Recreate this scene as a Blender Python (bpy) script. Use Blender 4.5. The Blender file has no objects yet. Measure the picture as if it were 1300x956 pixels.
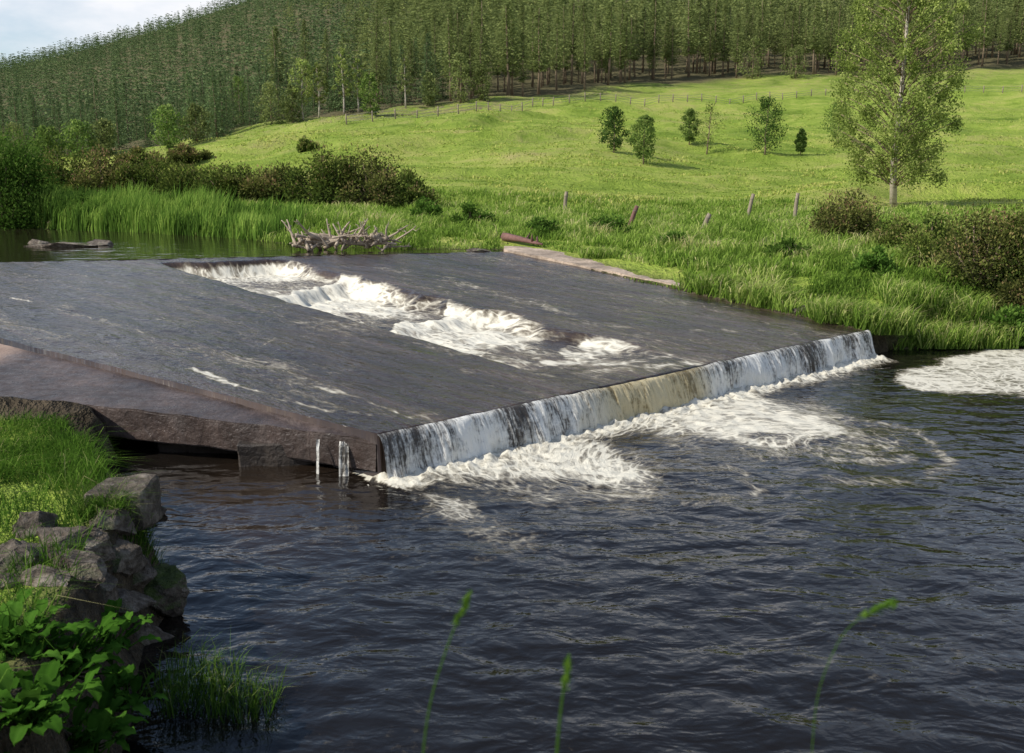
import bpy, bmesh, math, random
import numpy as np
from mathutils import Vector, Matrix, noise as mnoise
rng = np.random.default_rng(7); random.seed(7)
C = bpy.context.scene.collection
F=1250.; CX=650.; CY=478.; CH=3.0; Y0=225.
TILT=math.atan((CY-Y0)/F); ct,st=math.cos(TILT),math.sin(TILT)

def ray(px,py):
    dx=(px-CX)/F; dy=(CY-py)/F
    return np.array([dx, ct+dy*st, -st+dy*ct])
def P(px,py,z=0.0):
    r=ray(px,py); k=(z-CH)/r[2]
    return np.array([r[0]*k, r[1]*k])

# ---------------------------------------------------------------- noise
def pn(x,y,seed=0):
    x=np.asarray(x,float); y=np.asarray(y,float)
    xi=np.floor(x).astype(np.int64); yi=np.floor(y).astype(np.int64)
    xf=x-xi; yf=y-yi
    u=xf*xf*xf*(xf*(xf*6-15)+10); v=yf*yf*yf*(yf*(yf*6-15)+10)
    def g(ix,iy,fx,fy):
        h=(ix*374761393+iy*668265263+seed*1446653)&0xffffffff
        h=((h^(h>>13))*1274126177)&0xffffffff; h=h^(h>>16)
        a=h/4294967296.0*2*np.pi
        return np.cos(a)*fx+np.sin(a)*fy
    a=g(xi,yi,xf,yf); b=g(xi+1,yi,xf-1,yf); c=g(xi,yi+1,xf,yf-1); d=g(xi+1,yi+1,xf-1,yf-1)
    return ((a*(1-u)+b*u)*(1-v)+(c*(1-u)+d*u)*v)*1.5
def fbm(x,y,o=4,seed=0):
    r=0; a=1.; t=0
    for i in range(o):
        r=r+a*pn(x*2**i,y*2**i,seed+i*17); t+=a; a*=.5
    return r/t
def sm(x,a=0.,b=1.):
    t=np.clip((x-a)/(b-a),0,1); return t*t*(3-2*t)
def sdf(x,y,poly):
    poly=np.asarray(poly); x=np.asarray(x,float); y=np.asarray(y,float)
    d=np.full(x.shape,1e9); ins=np.zeros(x.shape,bool); n=len(poly)
    for i in range(n):
        ax,ay=poly[i]; bx,by=poly[(i+1)%n]
        ex,ey=bx-ax,by-ay; L=ex*ex+ey*ey+1e-12
        t=np.clip(((x-ax)*ex+(y-ay)*ey)/L,0,1)
        d=np.minimum(d,(x-ax-ex*t)**2+(y-ay-ey*t)**2)
        c=((ay>y)!=(by>y))&(x<(bx-ax)*(y-ay)/((by-ay)+1e-12)+ax)
        ins^=c
    d=np.sqrt(d); return np.where(ins,-d,d)

# ---------------------------------------------------------------- mesh builder
class MB:
    def __init__(s): s.V=[];s.Q=[];s.T=[];s.A=[];s.n=0
    def add(s,v,q=None,t=None,a=0.5):
        v=np.asarray(v,float).reshape(-1,3)
        if q is not None and len(q): s.Q.append(np.asarray(q,np.int64).reshape(-1,4)+s.n)
        if t is not None and len(t): s.T.append(np.asarray(t,np.int64).reshape(-1,3)+s.n)
        s.V.append(v); a=np.asarray(a,float)
        s.A.append(np.full(len(v),float(a)) if a.ndim==0 else a); s.n+=len(v)
    def mesh(s,name,mat,smooth=False,extra=None):
        V=np.concatenate(s.V); Q=np.concatenate(s.Q) if s.Q else np.zeros((0,4),int)
        T=np.concatenate(s.T) if s.T else np.zeros((0,3),int)
        me=bpy.data.meshes.new(name)
        me.vertices.add(len(V)); me.vertices.foreach_set('co',V.astype(np.float32).ravel())
        li=np.concatenate([Q.ravel(),T.ravel()]).astype(np.int32)
        ls=np.concatenate([np.arange(len(Q))*4,len(Q)*4+np.arange(len(T))*3]).astype(np.int32)
        me.loops.add(len(li)); me.loops.foreach_set('vertex_index',li)
        me.polygons.add(len(ls)); me.polygons.foreach_set('loop_start',ls)
        me.update(calc_edges=True)
        at=me.attributes.new('v','FLOAT','POINT'); at.data.foreach_set('value',np.concatenate(s.A).astype(np.float32))
        if extra:
            for k,arr in extra.items():
                arr=np.asarray(arr,np.float32)
                if arr.ndim==2:
                    at=me.attributes.new(k,'FLOAT_VECTOR','POINT'); at.data.foreach_set('vector',arr.ravel())
                else:
                    at=me.attributes.new(k,'FLOAT','POINT'); at.data.foreach_set('value',arr)
        if smooth: me.polygons.foreach_set('use_smooth',np.ones(len(ls),bool))
        me.materials.append(mat); me.update()
        return me
    def build(s,name,mat,parent=None,smooth=False,extra=None):
        o=bpy.data.objects.new(name,s.mesh(name,mat,smooth,extra)); C.objects.link(o)
        if parent: o.parent=parent
        return o
def tag(o,label=None,cat=None,group=None,kind=None):
    if label: o['label']=label
    if cat: o['category']=cat
    if group: o['group']=group
    if kind: o['kind']=kind
    return o
def empty(name,loc,label,cat,group=None,rz=0):
    o=bpy.data.objects.new(name,None); C.objects.link(o); o.location=loc; o.rotation_euler=(0,0,rz)
    o.empty_display_size=.2
    return tag(o,label,cat,group)
def tube(mb,pts,rad,n=6,a=.5,cap=True):
    pts=np.asarray(pts,float); m=len(pts); rad=np.broadcast_to(np.asarray(rad,float),(m,))
    T=np.gradient(pts,axis=0); T/=np.linalg.norm(T,axis=1)[:,None]+1e-9
    ref=np.array([0,0,1.]) if abs(T[0,2])<.9 else np.array([1.,0,0])
    A=np.cross(T,ref); A/=np.linalg.norm(A,axis=1)[:,None]+1e-9; B=np.cross(T,A)
    th=np.arange(n)*2*np.pi/n
    v=pts[:,None,:]+rad[:,None,None]*(np.cos(th)[None,:,None]*A[:,None,:]+np.sin(th)[None,:,None]*B[:,None,:])
    v=v.reshape(-1,3); q=[]
    for i in range(m-1):
        for j in range(n):
            k=(j+1)%n; q.append((i*n+j,i*n+k,(i+1)*n+k,(i+1)*n+j))
    t=[]
    if cap:
        v=np.vstack([v,pts[0],pts[-1]]); b=m*n
        for j in range(n):
            k=(j+1)%n; t.append((b,k,j)); t.append((b+1,(m-1)*n+j,(m-1)*n+k))
    mb.add(v,q,t,a)
def leaves(mb,c,size,r,asp=.6,upb=.0,a=None,dirs=None):
    c=np.asarray(c); N=len(c); size=np.broadcast_to(size,(N,))*r.uniform(.6,1.35,N)
    A=r.normal(size=(N,3)) if dirs is None else dirs+r.normal(size=(N,3))*.35
    A[:,2]+=upb; A/=np.linalg.norm(A,axis=1)[:,None]
    B=np.cross(A,r.normal(size=(N,3))); B/=np.linalg.norm(B,axis=1)[:,None]+1e-9
    s=size[:,None]
    v=np.stack([c-A*s*.5,c+B*s*asp*.5,c+A*s*.5,c-B*s*asp*.5],1).reshape(-1,3)
    if a is None: a=r.uniform(0,1,N)
    mb.add(v,np.arange(N*4).reshape(-1,4),None,np.repeat(a,4))
def ball(n,r,pw=.45):
    d=r.normal(size=(n,3)); d/=np.linalg.norm(d,axis=1)[:,None]
    return d*(r.uniform(0,1,n)**pw)[:,None]

# ---------------------------------------------------------------- materials
class NT:
    def __init__(s,name):
        s.m=bpy.data.materials.new(name); s.m.use_nodes=True; s.t=s.m.node_tree; s.t.nodes.clear()
        s.out=s.t.nodes.new('ShaderNodeOutputMaterial')
    def n(s,ty,props=None,**inp):
        nd=s.t.nodes.new(ty)
        for k,v in (props or {}).items(): setattr(nd,k,v)
        for k,v in inp.items():
            k2=int(k[1:]) if k[0]=='i' and k[1:].isdigit() else k.replace('_',' ')
            sk=nd.inputs[k2]
            if isinstance(v,bpy.types.NodeSocket): s.t.links.new(v,sk)
            else:
                if isinstance(v,tuple) and len(v)==3 and sk.type=='RGBA': v=v+(1,)
                sk.default_value=v
        return nd
    def math(s,op,a,b=0.,c=None,clamp=False):
        kw=dict(i0=a,i1=b)
        if c is not None: kw['i2']=c
        return s.n('ShaderNodeMath',dict(operation=op,use_clamp=clamp),**kw).outputs[0]
    def mr(s,v,a,b,c=0.,d=1.,smooth=False):
        return s.n('ShaderNodeMapRange',dict(interpolation_type='SMOOTHSTEP' if smooth else 'LINEAR'),i0=v,i1=a,i2=b,i3=c,i4=d).outputs[0]
    def attr(s,name,o='Fac'): return s.n('ShaderNodeAttribute',dict(attribute_name=name)).outputs[o]
    def noise(s,vec,scale,detail=4.,rough=.55,dist=0.):
        return s.n('ShaderNodeTexNoise',None,Vector=vec,Scale=scale,Detail=detail,Roughness=rough,Distortion=dist).outputs['Fac']
    def ramp(s,fac,stops):
        nd=s.n('ShaderNodeValToRGB',None,Fac=fac); e=nd.color_ramp.elements
        while len(e)<len(stops): e.new(.5)
        for i,(p,c) in enumerate(stops): e[i].position=p; e[i].color=tuple(c)+(1,)
        return nd.outputs[0]
    def mix(s,f,a,b,mode='MIX'):
        nd=s.n('ShaderNodeMix',dict(data_type='RGBA',blend_type=mode),i0=f,i6=a,i7=b); return nd.outputs[2]
    def coord(s,o='Object'): return s.n('ShaderNodeTexCoord').outputs[o]
    def vm(s,v,sc): return s.n('ShaderNodeMapping',None,Vector=v,Scale=sc).outputs[0]
    def bump(s,h,st,dist=.02,nrm=None):
        kw=dict(Height=h,Strength=st,Distance=dist)
        if nrm is not None: kw['Normal']=nrm
        return s.n('ShaderNodeBump',None,**kw).outputs[0]
    def bsdf(s,col,rough=.8,spec=.3,nrm=None):
        nd=s.t.nodes.new('ShaderNodeBsdfPrincipled')
        for k,v in (('Base Color',col),('Roughness',rough),('Specular IOR Level',spec),('Normal',nrm)):
            if v is None: continue
            if isinstance(v,bpy.types.NodeSocket): s.t.links.new(v,nd.inputs[k])
            else: nd.inputs[k].default_value=(v+(1,)) if isinstance(v,tuple) else v
        return nd.outputs[0]
    def mixs(s,f,a,b): return s.n('ShaderNodeMixShader',None,i0=f,i1=a,i2=b).outputs[0]
    def done(s,sh): s.t.links.new(sh,s.out.inputs[0]); return s.m

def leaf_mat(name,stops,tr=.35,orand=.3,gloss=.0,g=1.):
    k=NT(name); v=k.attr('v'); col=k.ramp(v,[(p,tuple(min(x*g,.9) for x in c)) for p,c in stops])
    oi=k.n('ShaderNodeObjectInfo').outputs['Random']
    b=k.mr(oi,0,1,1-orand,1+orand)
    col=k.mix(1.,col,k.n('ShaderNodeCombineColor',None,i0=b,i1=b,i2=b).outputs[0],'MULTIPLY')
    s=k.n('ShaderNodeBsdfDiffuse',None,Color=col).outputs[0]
    if tr>0:
        t=k.n('ShaderNodeBsdfTranslucent',None,Color=col).outputs[0]; s=k.mixs(tr,s,t)
    if gloss>0:
        gl=k.n('ShaderNodeBsdfGlossy',None,Color=(1.,1.,1.),Roughness=.4).outputs[0]; s=k.mixs(gloss,s,gl)
    return k.done(s)
def rough_mat(name,stops,scale=3.,bs=.6,rough=.85,dist=.03,sx=(1,1,1),spec=.3):
    k=NT(name); co=k.vm(k.coord(),sx)
    n1=k.noise(co,scale,6,.65); n2=k.noise(co,scale*7,4,.6)
    f=k.math('ADD',k.math('MULTIPLY',n1,.7),k.math('MULTIPLY',n2,.3))
    return k.done(k.bsdf(k.ramp(f,stops),rough,spec,k.bump(f,bs,dist)))

G_bank=leaf_mat('grass_bank',[(0,(.065,.12,.02)),(.35,(.16,.26,.038)),(.65,(.27,.38,.075)),(.85,(.41,.46,.14)),(1,(.54,.47,.25))],.4,.0,0,1.1)
G_mead=leaf_mat('grass_meadow',[(0,(.12,.19,.03)),(.5,(.26,.34,.06)),(1,(.45,.44,.14))],.35,.0,0,1.15)
G_near=leaf_mat('grass_near',[(0,(.025,.06,.01)),(.5,(.07,.15,.018)),(.85,(.15,.25,.04)),(1,(.3,.28,.13))],.35,.0,0,1.05)
G_reed=leaf_mat('reed',[(0,(.05,.10,.018)),(.5,(.14,.25,.04)),(1,(.28,.39,.08))],.35,.0,0,1.1)
M_birch=leaf_mat('birch_leaf',[(0,(.09,.125,.03)),(.5,(.20,.26,.06)),(1,(.37,.42,.13))],.4)
M_small=leaf_mat('young_leaf',[(0,(.06,.11,.028)),(.5,(.14,.22,.05)),(1,(.26,.34,.09))],.35,.15)
M_dark=leaf_mat('dark_leaf',[(0,(.03,.065,.018)),(.5,(.075,.14,.03)),(1,(.15,.23,.06))],.3,.15)
M_gorse=leaf_mat('gorse_leaf',[(0,(.03,.05,.014)),(.35,(.085,.125,.026)),(.75,(.17,.21,.045)),(.92,(.23,.22,.08)),(1,(.28,.2,.1))],.25,.25)
M_gorser=leaf_mat('gorse_leaf_mixed',[(0,(.03,.04,.014)),(.35,(.09,.105,.028)),(.65,(.16,.175,.045)),(.84,(.22,.18,.075)),(1,(.28,.17,.1))],.25,.25)
M_willow=leaf_mat('willow_leaf',[(0,(.035,.075,.012)),(.5,(.09,.18,.028)),(1,(.18,.29,.055))],.35)
M_pine=leaf_mat('pine_needle',[(0,(.095,.125,.045)),(.5,(.17,.21,.07)),(1,(.27,.30,.105))],.3,.22)  # needle tones lightened and greyed: distance haze is put into the colour
M_spruce=leaf_mat('spruce_needle',[(0,(.07,.105,.05)),(.5,(.115,.17,.07)),(1,(.19,.25,.10))],.2,.22)
M_dock=leaf_mat('dock_leaf',[(0,(.02,.055,.008)),(.5,(.045,.12,.013)),(1,(.085,.19,.026))],.25,.1,.0)
M_bark=rough_mat('bark',[(.3,(.10,.075,.05)),(.7,(.32,.24,.16))],4,.6,.9,.03,(1,1,.3))
M_pbark=rough_mat('pale_bark',[(.35,(.07,.06,.05)),(.5,(.42,.37,.3)),(.8,(.6,.56,.48))],3,.3,.8,.02,(.4,.4,2))
M_post=rough_mat('weathered_wood',[(.3,(.14,.11,.08)),(.7,(.36,.3,.23))],6,.6,.9,.02,(3,3,.4))
M_drift=rough_mat('driftwood_bark',[(.3,(.18,.14,.10)),(.7,(.52,.43,.33))],5,.6,.9,.02)
M_log=rough_mat('reddish_log',[(.3,(.09,.045,.04)),(.7,(.24,.13,.11))],5,.6,.9,.02)
M_wire=rough_mat('wire',[(.3,(.1,.1,.1)),(.7,(.25,.25,.25))],5,.1,.6)
def rock_mat(name,moss,g=1.):
    k=NT(name); co=k.coord(); n1=k.noise(co,4,7,.72); n2=k.noise(co,20,5,.7); n3=k.noise(co,2.2,4,.6)
    c=k.ramp(n1,[(.3,(.04*g,.034*g,.028*g)),(.5,(.15*g,.125*g,.10*g)),(.62,(.27*g,.235*g,.195*g)),(.75,(.42*g,.385*g,.33*g))])
    c=k.mix(k.mr(n2,.35,.65),k.mix(1.,c,(.45,.42,.39,1),'MULTIPLY'),c)
    nz=k.n('ShaderNodeSeparateXYZ',None,i0=k.n('ShaderNodeNewGeometry').outputs['Normal']).outputs[2]
    mm=k.math('MULTIPLY',k.mr(nz,.0,.7),k.mr(n3,.62-moss*.3,.72-moss*.3))
    c=k.mix(mm,c,k.ramp(n2,[(.3,(.03,.045,.012)),(.7,(.09,.12,.03))]))
    return k.done(k.bsdf(c,.9,.25,k.bump(k.math('ADD',n1,k.math('MULTIPLY',n2,.5)),1.,.07)))
M_rock=rock_mat('stone',.2,1.1); M_rockm=rock_mat('mossy_stone',.75); M_pale=rock_mat('pale_stone',.0,1.45)
def slab_mat(name,wet,tint,wr=.25,bs=.6,dry=False):
    k=NT(name); co=k.coord(); n1=k.noise(co,1.1,7,.68,.4); n2=k.noise(co,14,5,.7); n3=k.noise(k.vm(co,(2,2,.6)),3,5,.6)
    c=k.ramp(n1,[(.3,tuple(x*.4 for x in tint)),(.52,tint),(.72,tuple(x*1.8 for x in tint))])
    c=k.mix(k.mr(n2,.3,.7),k.mix(1.,c,(.5,.47,.45,1),'MULTIPLY'),c)
    r=k.mr(n3,.35,.65,wet,wet+wr)
    if dry:
        sx=k.n('ShaderNodeSeparateXYZ',None,i0=co); f=k.math('MULTIPLY',k.mr(k.math('ADD',sx.outputs[0],k.math('MULTIPLY',n1,1.5)),-5.6,-6.4,0,1,True),k.mr(sx.outputs[1],12.2,12.9,0,1,True))
        c=k.mix(f,c,k.ramp(n1,[(.35,(.22,.15,.12)),(.65,(.42,.31,.25))])); r=k.math('MAXIMUM',r,f)
    return k.done(k.bsdf(c,r,.45,k.bump(k.math('ADD',n2,n1),bs,.03)))
M_slab=slab_mat('wet_slab',.2,(.095,.070,.060),.4,.7,True); M_wall=slab_mat('damp_wall',.5,(.06,.046,.036),.3,1.); M_kerb=slab_mat('dry_concrete',.8,(.5,.40,.31))

def ground_mat():
    k=NT('ground'); co=k.coord()
    n1=k.noise(co,.06,4,.6,.5); n2=k.noise(co,.55,6,.72,.6); n3=k.noise(co,5,4,.7); n4=k.noise(k.vm(co,(.25,1.2,1)),.35,5,.65)
    f=k.math('ADD',k.math('ADD',k.math('MULTIPLY',n1,.4),k.math('MULTIPLY',n2,.27)),k.math('ADD',k.math('MULTIPLY',n4,.2),k.math('MULTIPLY',n3,.13)))
    c=k.ramp(f,[(.37,(.11,.18,.022)),(.44,(.20,.29,.04)),(.50,(.30,.39,.065)),(.56,(.41,.44,.11)),(.64,(.48,.42,.17))])
    hv=k.math('MULTIPLY',k.attr('heath'),k.mr(n2,.4,.6))
    c=k.mix(hv,c,k.ramp(n3,[(.3,(.15,.125,.065)),(.7,(.32,.27,.15))]))
    c=k.mix(k.attr('forest'),c,k.ramp(n3,[(.3,(.07,.07,.035)),(.7,(.2,.17,.09))]))
    c=k.mix(k.attr('mud'),c,k.ramp(n3,[(.3,(.03,.024,.016)),(.7,(.12,.095,.065))]))
    h=k.math('ADD',n3,k.math('MULTIPLY',n2,2.))
    return k.done(k.bsdf(c,.95,.1,k.bump(h,.9,.35)))
M_ground=ground_mat()

def water_mat(name,flow,base,foam_lo,foam_hi,rough=.05,bsc=7.,bst=.35,bd=.03,fs=2.6,spec=.28,sw=False):
    k=NT(name)
    co=k.attr('flow','Vector') if flow else k.coord()
    fo=k.attr('foam')
    cs=k.vm(co,(1.0,.4,1)) if flow else (k.attr('sw','Vector') if sw else co)
    n1=k.noise(cs,fs,6,.70,.6); n2=k.noise(cs,fs*6,4,.7,.4)
    dv=k.n('ShaderNodeTexNoise',None,Vector=cs,Scale=1.3,Detail=3.).outputs['Color']
    vv=k.n('ShaderNodeVectorMath',dict(operation='MULTIPLY_ADD'),i0=dv,i1=(1.1,1.1,0),i2=cs).outputs[0]
    vo=k.n('ShaderNodeTexVoronoi',dict(feature='DISTANCE_TO_EDGE'),Vector=vv,Scale=5.5).outputs['Distance']
    lace=k.mr(vo,0,.16,1,0)
    val=k.math('MULTIPLY',fo,1.2)
    val=k.math('ADD',val,k.math('MULTIPLY',k.math('SUBTRACT',n1,.5),1.2))
    val=k.math('ADD',val,k.math('MULTIPLY',k.math('SUBTRACT',n2,.5),1.1))
    val=k.math('ADD',val,k.math('MULTIPLY',k.math('MULTIPLY',lace,fo),.5))
    mask=k.mr(val,.42,1.35,0,1,True)
    if flow:
        b1=k.noise(k.vm(co,(1.,.3,1)),4.5,4,.6,.5); b2=k.noise(k.vm(co,(1.,.5,1)),17.,3,.6,.3); b0=k.noise(k.vm(co,(1.,.6,1)),1.5,3,.5,.3)
        st1=k.noise(k.vm(co,(1.4,.12,1)),1.4,4,.7,.3)
        bc=k.ramp(st1,[(.35,tuple(x*.5 for x in base)),(.5,base),(.68,tuple(x*2. for x in base))])
        hgt=k.math('ADD',k.math('ADD',b1,k.math('MULTIPLY',b2,.4)),k.math('MULTIPLY',b0,1.5)); r=k.mr(b0,.35,.65,rough,rough+.16)
    else:
        b1=k.noise(k.vm(co,(.75,1.15,1)),bsc*.35,3,.5,.5); b2=k.noise(k.vm(co,(.8,1.2,1)),bsc,3,.5,.5)
        hgt=k.math('ADD',k.math('MULTIPLY',b1,1.6),k.math('MULTIPLY',b2,.4)); r=rough
        bc=k.mix(k.attr('v'),base,(.055,.03,.013))
    w=k.bsdf(bc,r,spec,k.bump(hgt,bst,bd))
    fc=k.ramp(mask,[(0,foam_lo),(.45,tuple(.6*a+.4*b for a,b in zip(foam_lo,foam_hi))),(1,foam_hi)])
    fh=k.math('ADD',k.math('MULTIPLY',n2,.8),n1)
    fm=k.bsdf(fc,.5,.3,k.bump(fh,.6,.04))
    return k.done(k.mixs(mask,w,fm))
M_low=water_mat('pool_water',False,(.007,.0065,.006),(.22,.175,.11),(.70,.66,.55),.05,7.,.5,.05,2.4,.34,True)
M_up=water_mat('upper_water',False,(.016,.014,.009),(.2,.16,.1),(.6,.58,.5),.05,5.,.3,.03)
M_apron=water_mat('apron_water',True,(.046,.032,.024),(.24,.19,.11),(.72,.68,.57),.07,7.,.8,.055,2.2,.38)
def fall_mat():
    k=NT('falling_water'); co=k.attr('flow','Vector'); v=k.attr('v')
    s1=k.noise(k.vm(co,(5.5,.7,1)),1.,5,.75,.5); s2=k.noise(k.vm(co,(34,2.2,1)),1.,4,.7,.3); s3=k.noise(k.vm(co,(1.3,.1,1)),1.,3,.5); s4=k.noise(k.vm(co,(14,9,1)),1.,4,.7)
    h=k.n('ShaderNodeSeparateXYZ',None,i0=co).outputs[1]
    val=k.math('ADD',k.math('MULTIPLY',s1,.7),k.math('MULTIPLY',s2,.65))
    val=k.math('ADD',val,k.math('MULTIPLY',k.math('SUBTRACT',s3,.5),1.0))
    val=k.math('ADD',val,k.math('MULTIPLY',k.math('SUBTRACT',s4,.5),.4))
    val=k.math('ADD',val,k.math('MULTIPLY',h,.16)); val=k.math('ADD',val,k.math('MULTIPLY',v,.06))
    m=k.mr(val,.56,.86,0,1,True)
    wc=k.mix(v,(.86,.84,.77,1),(.64,.54,.32,1)); dk=k.mix(v,(.05,.04,.03,1),(.2,.15,.06,1))
    col=k.mix(m,dk,wc)
    return k.done(k.bsdf(col,k.mr(m,0,1,.12,.5),.4,k.bump(val,.7,.05)))
M_fall=fall_mat()

# ---------------------------------------------------------------- weir frame
L0=P(480,552,.45); L1=P(1097,420,.45)
LL=np.linalg.norm(L1-L0); U=(L1-L0)/LL; Vv=np.array([-U[1],U[0]])
def us(x,y): return (x-L0[0])*U[0]+(y-L0[1])*U[1],(x-L0[0])*Vv[0]+(y-L0[1])*Vv[1]
def xy(u,s): return L0[0]+U[0]*u+Vv[0]*s, L0[1]+U[1]*u+Vv[1]*s
C0=P(0,334,1.12); C1=P(640,320,1.12)
c0u,c0s=us(*C0); c1u,c1s=us(*C1)
def Sc(u): return c0s+(c1s-c0s)*(u-c0u)/(c1u-c0u)
def az0(u,s): return .45+.68*np.clip(s/np.maximum(Sc(u),3),-.02,1)
def hit(px,py,fn,lo=4.,hi=1200.):
    r=ray(px,py); k=np.geomspace(lo,hi,6000)
    z=CH+r[2]*k; g=fn(r[0]*k,r[1]*k); i=np.argmax(z<g)
    if i==0: i=len(k)-1
    return np.array([r[0]*k[i],r[1]*k[i],float(g[i])])
apf=lambda x,y: az0(*us(x,y))
def aus(px,py):
    p=hit(px,py,apf,5,60); return us(p[0],p[1])
fu,fs_=aus(0,430)
ruu,rss=c1u,c1s
def uL(s): return fu*s/fs_
def uR(s): return LL+(ruu-LL)*s/rss
cl0=aus(745,492); cl1=aus(262,352); cr0=aus(900,461); cr1=aus(398,338)
def cuL(s): return cl0[0]+(cl1[0]-cl0[0])*(s-cl0[1])/(cl1[1]-cl0[1])
def cuR(s): return cr0[0]+(cr1[0]-cr0[0])*(s-cr0[1])/(cr1[1]-cr0[1])
um=(cl0[0]+cr0[0])/2; S_top=float(Sc((cuL(cl1[1])+cuR(cr1[1]))/2))
brk=[.10*S_top,.36*S_top,.64*S_top]
def zc(s): return .45+.68*s/S_top
lev=[.42,zc(brk[0])-.08,zc(brk[1])-.16,zc(brk[2])-.12]
print('FRAME',L0,L1,LL,C0,C1,S_top,(fu,fs_),cl0,cl1,cr0,cr1)

# ---------------------------------------------------------------- terrain
pxs=np.array([-400,0,200,400,650,900,1300,1800.])
ds=np.array([-10,2,4,5.2,7,9,11,13,20,30,45,60,72,85,100,130,180,230,280,400,550,800,1300.])
near=[1.4,1.4,.66,.64,.70,.47,.36,.55]
rows=[near+[1.35,1.45,1.6,1.8,2.0,2.2,2.4,3.0,4.2,6.5,9,22,44,75,40],
 near+[1.35,1.45,1.6,1.8,2.0,2.2,2.5,3.3,5,8,11,27,50,83,50],
 near+[1.35,1.45,1.6,1.9,2.4,2.9,3.6,5.2,8.5,11.7,17.4,38.7,67.7,112,70],
 near+[1.35,1.45,1.7,2.5,3.4,4.5,6,8.8,13.1,19.8,27.3,53.8,92,150,120],
 near+[1.1,1.25,1.5,2.4,3.6,4.9,6.2,9.7,15.7,23.3,32,60,98,160,180],
 near+[1.0,1.2,1.35,1.6,2.7,3.8,5.2,8,14.8,23,31.6,58,98,160,180],
 near+[1.0,1.2,1.3,1.5,2.2,3.3,4.7,7.7,14.5,24.2,33.2,60,98,160,180],
 near+[1.0,1.2,1.3,1.5,2.2,3.3,4.7,7.7,14.5,24.2,33.2,60,98,160,180]]
rows=np.array(rows)
gd=np.linspace(0,1,500); DD=-10+1310*gd**2.6; PX=np.linspace(-400,1800,120)
tb=np.array([np.interp(DD,ds,r) for r in rows]); TB=np.array([np.interp(PX,pxs,tb[:,i]) for i in range(500)]).T
for _ in range(6):
    TB[:,1:-1]=(TB[:,:-2]+2*TB[:,1:-1]+TB[:,2:])/4
    TB[1:-1]=(TB[:-2]+2*TB[1:-1]+TB[2:])/4
def H(x,y):
    x=np.asarray(x,float); y=np.asarray(y,float)
    yy=np.maximum(y,8); px=CX+F*x/(yy*ct)
    a=np.clip((px+400)/2200*119,0,118.999); b=np.clip(((np.clip(y,-10,1299)+10)/1310)**(1/2.6)*499,0,498.999)
    i=a.astype(int); j=b.astype(int); fa=a-i; fb=b-j
    h=TB[i,j]*(1-fa)*(1-fb)+TB[i+1,j]*fa*(1-fb)+TB[i,j+1]*(1-fa)*fb+TB[i+1,j+1]*fa*fb
    am=sm(y,40,110)
    h=h+fbm(x/28,y/28,4,5)*2.1*am+fbm(x/6,y/6,3,9)*(.09+.28*am)
    tf=sm(y,44,60)*(1-sm(y,170,230))*(.6+.8*sm(fbm(x/50,y/30,2,35),-.3,.3))
    ph=(y+5*fbm(x/40,y/40,3,31)*5-.12*x)/17.
    saw=ph-np.floor(ph); h=h+tf*.85*(sm(saw,.0,.20)-saw)
    return h
RIV=[(40,.5),(8,1.3),(1,1.7),(-1.3,2.0),(-1.8,2.9),(-1.9,4.0),P(165,900),P(178,830),P(200,790),P(218,752),P(195,715),P(178,685),P(160,640),(-4.7,10.5),(-9,11.6),(-16,14),(-32,18),(-70,24),
     (-70,52),(-32,43),P(0,288,1.12),P(150,294,1.12),P(300,303,1.12),P(372,312,1.12),P(500,317,1.12),P(640,318,1.12),
     xy(uR(rss*.5),rss*.5),L1,P(1120,446),P(1250,440),P(1310,436),(14,17.2),(40,15)]
RIV=np.array([np.array(p,float)[:2] for p in RIV])
def TH(x,y):
    x=np.asarray(x,float); y=np.asarray(y,float)
    h=H(x,y); sd=np.full(x.shape,60.); m=(y<75)&(np.abs(x)<80)
    wob=fbm(x*.9,y*.9,3,41)*np.where(y<11,.10,.18)
    if m.any(): sd[m]=sdf(x[m],y[m],RIV)+wob[m]
    u,s=us(x,y); E=np.where((s<0)|(y<10.3),0.,np.where(s>Sc(u),1.12,az0(u,s)))
    W=np.where(y<10.5,.28,np.where(s<0,1.7,2.2))
    out=E+.02+(h-E)*sm(sd/W); inn=E-sm(-sd/.5)*(E+.8)
    r=np.where(sd>0,out,inn)
    return np.where(sd>50,h,r)
def grid_obj(name,X,Y,Z,mat,extra=None,smooth=True,keep=None,va=.5):
    n,m=X.shape; idx=np.arange(n*m).reshape(n,m)
    q=np.stack([idx[:-1,:-1],idx[:-1,1:],idx[1:,1:],idx[1:,:-1]],-1).reshape(-1,4)
    if keep is not None: q=q[keep[q].all(1)]
    mb=MB(); mb.add(np.stack([X,Y,Z],-1).reshape(-1,3),q,None,va)
    return mb.build(name,mat,None,smooth,extra)
edge_px=[(-120,200),(0,196),(120,194),(200,186),(300,166),(400,151),(520,136),(650,124),(800,110),(950,101),(1100,98),(1300,88),(1450,86)]
ed=np.array([hit(a,b,H,30) for a,b in edge_px]); et=ed[:,0]/ed[:,1]; edd=ed[:,1]
def dedge(x,y): return np.interp(x/np.maximum(y,1),et,edd)
tt=np.linspace(-1.7,1.7,430); yr=np.concatenate([np.linspace(-6,2,14)[:-1],np.linspace(2,30,230)[:-1],np.geomspace(30,1290,300)])
T2,Y2=np.meshgrid(tt,yr,indexing='ij'); X2=T2*(Y2+8)
Z2=TH(X2,Y2)
xf,yf=X2.ravel(),Y2.ravel(); sdv=sdf(xf,yf,RIV)
de=dedge(xf,yf); pxv=CX+F*xf/np.maximum(yf,8)
forest=sm(yf-de,-2,8)
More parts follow.
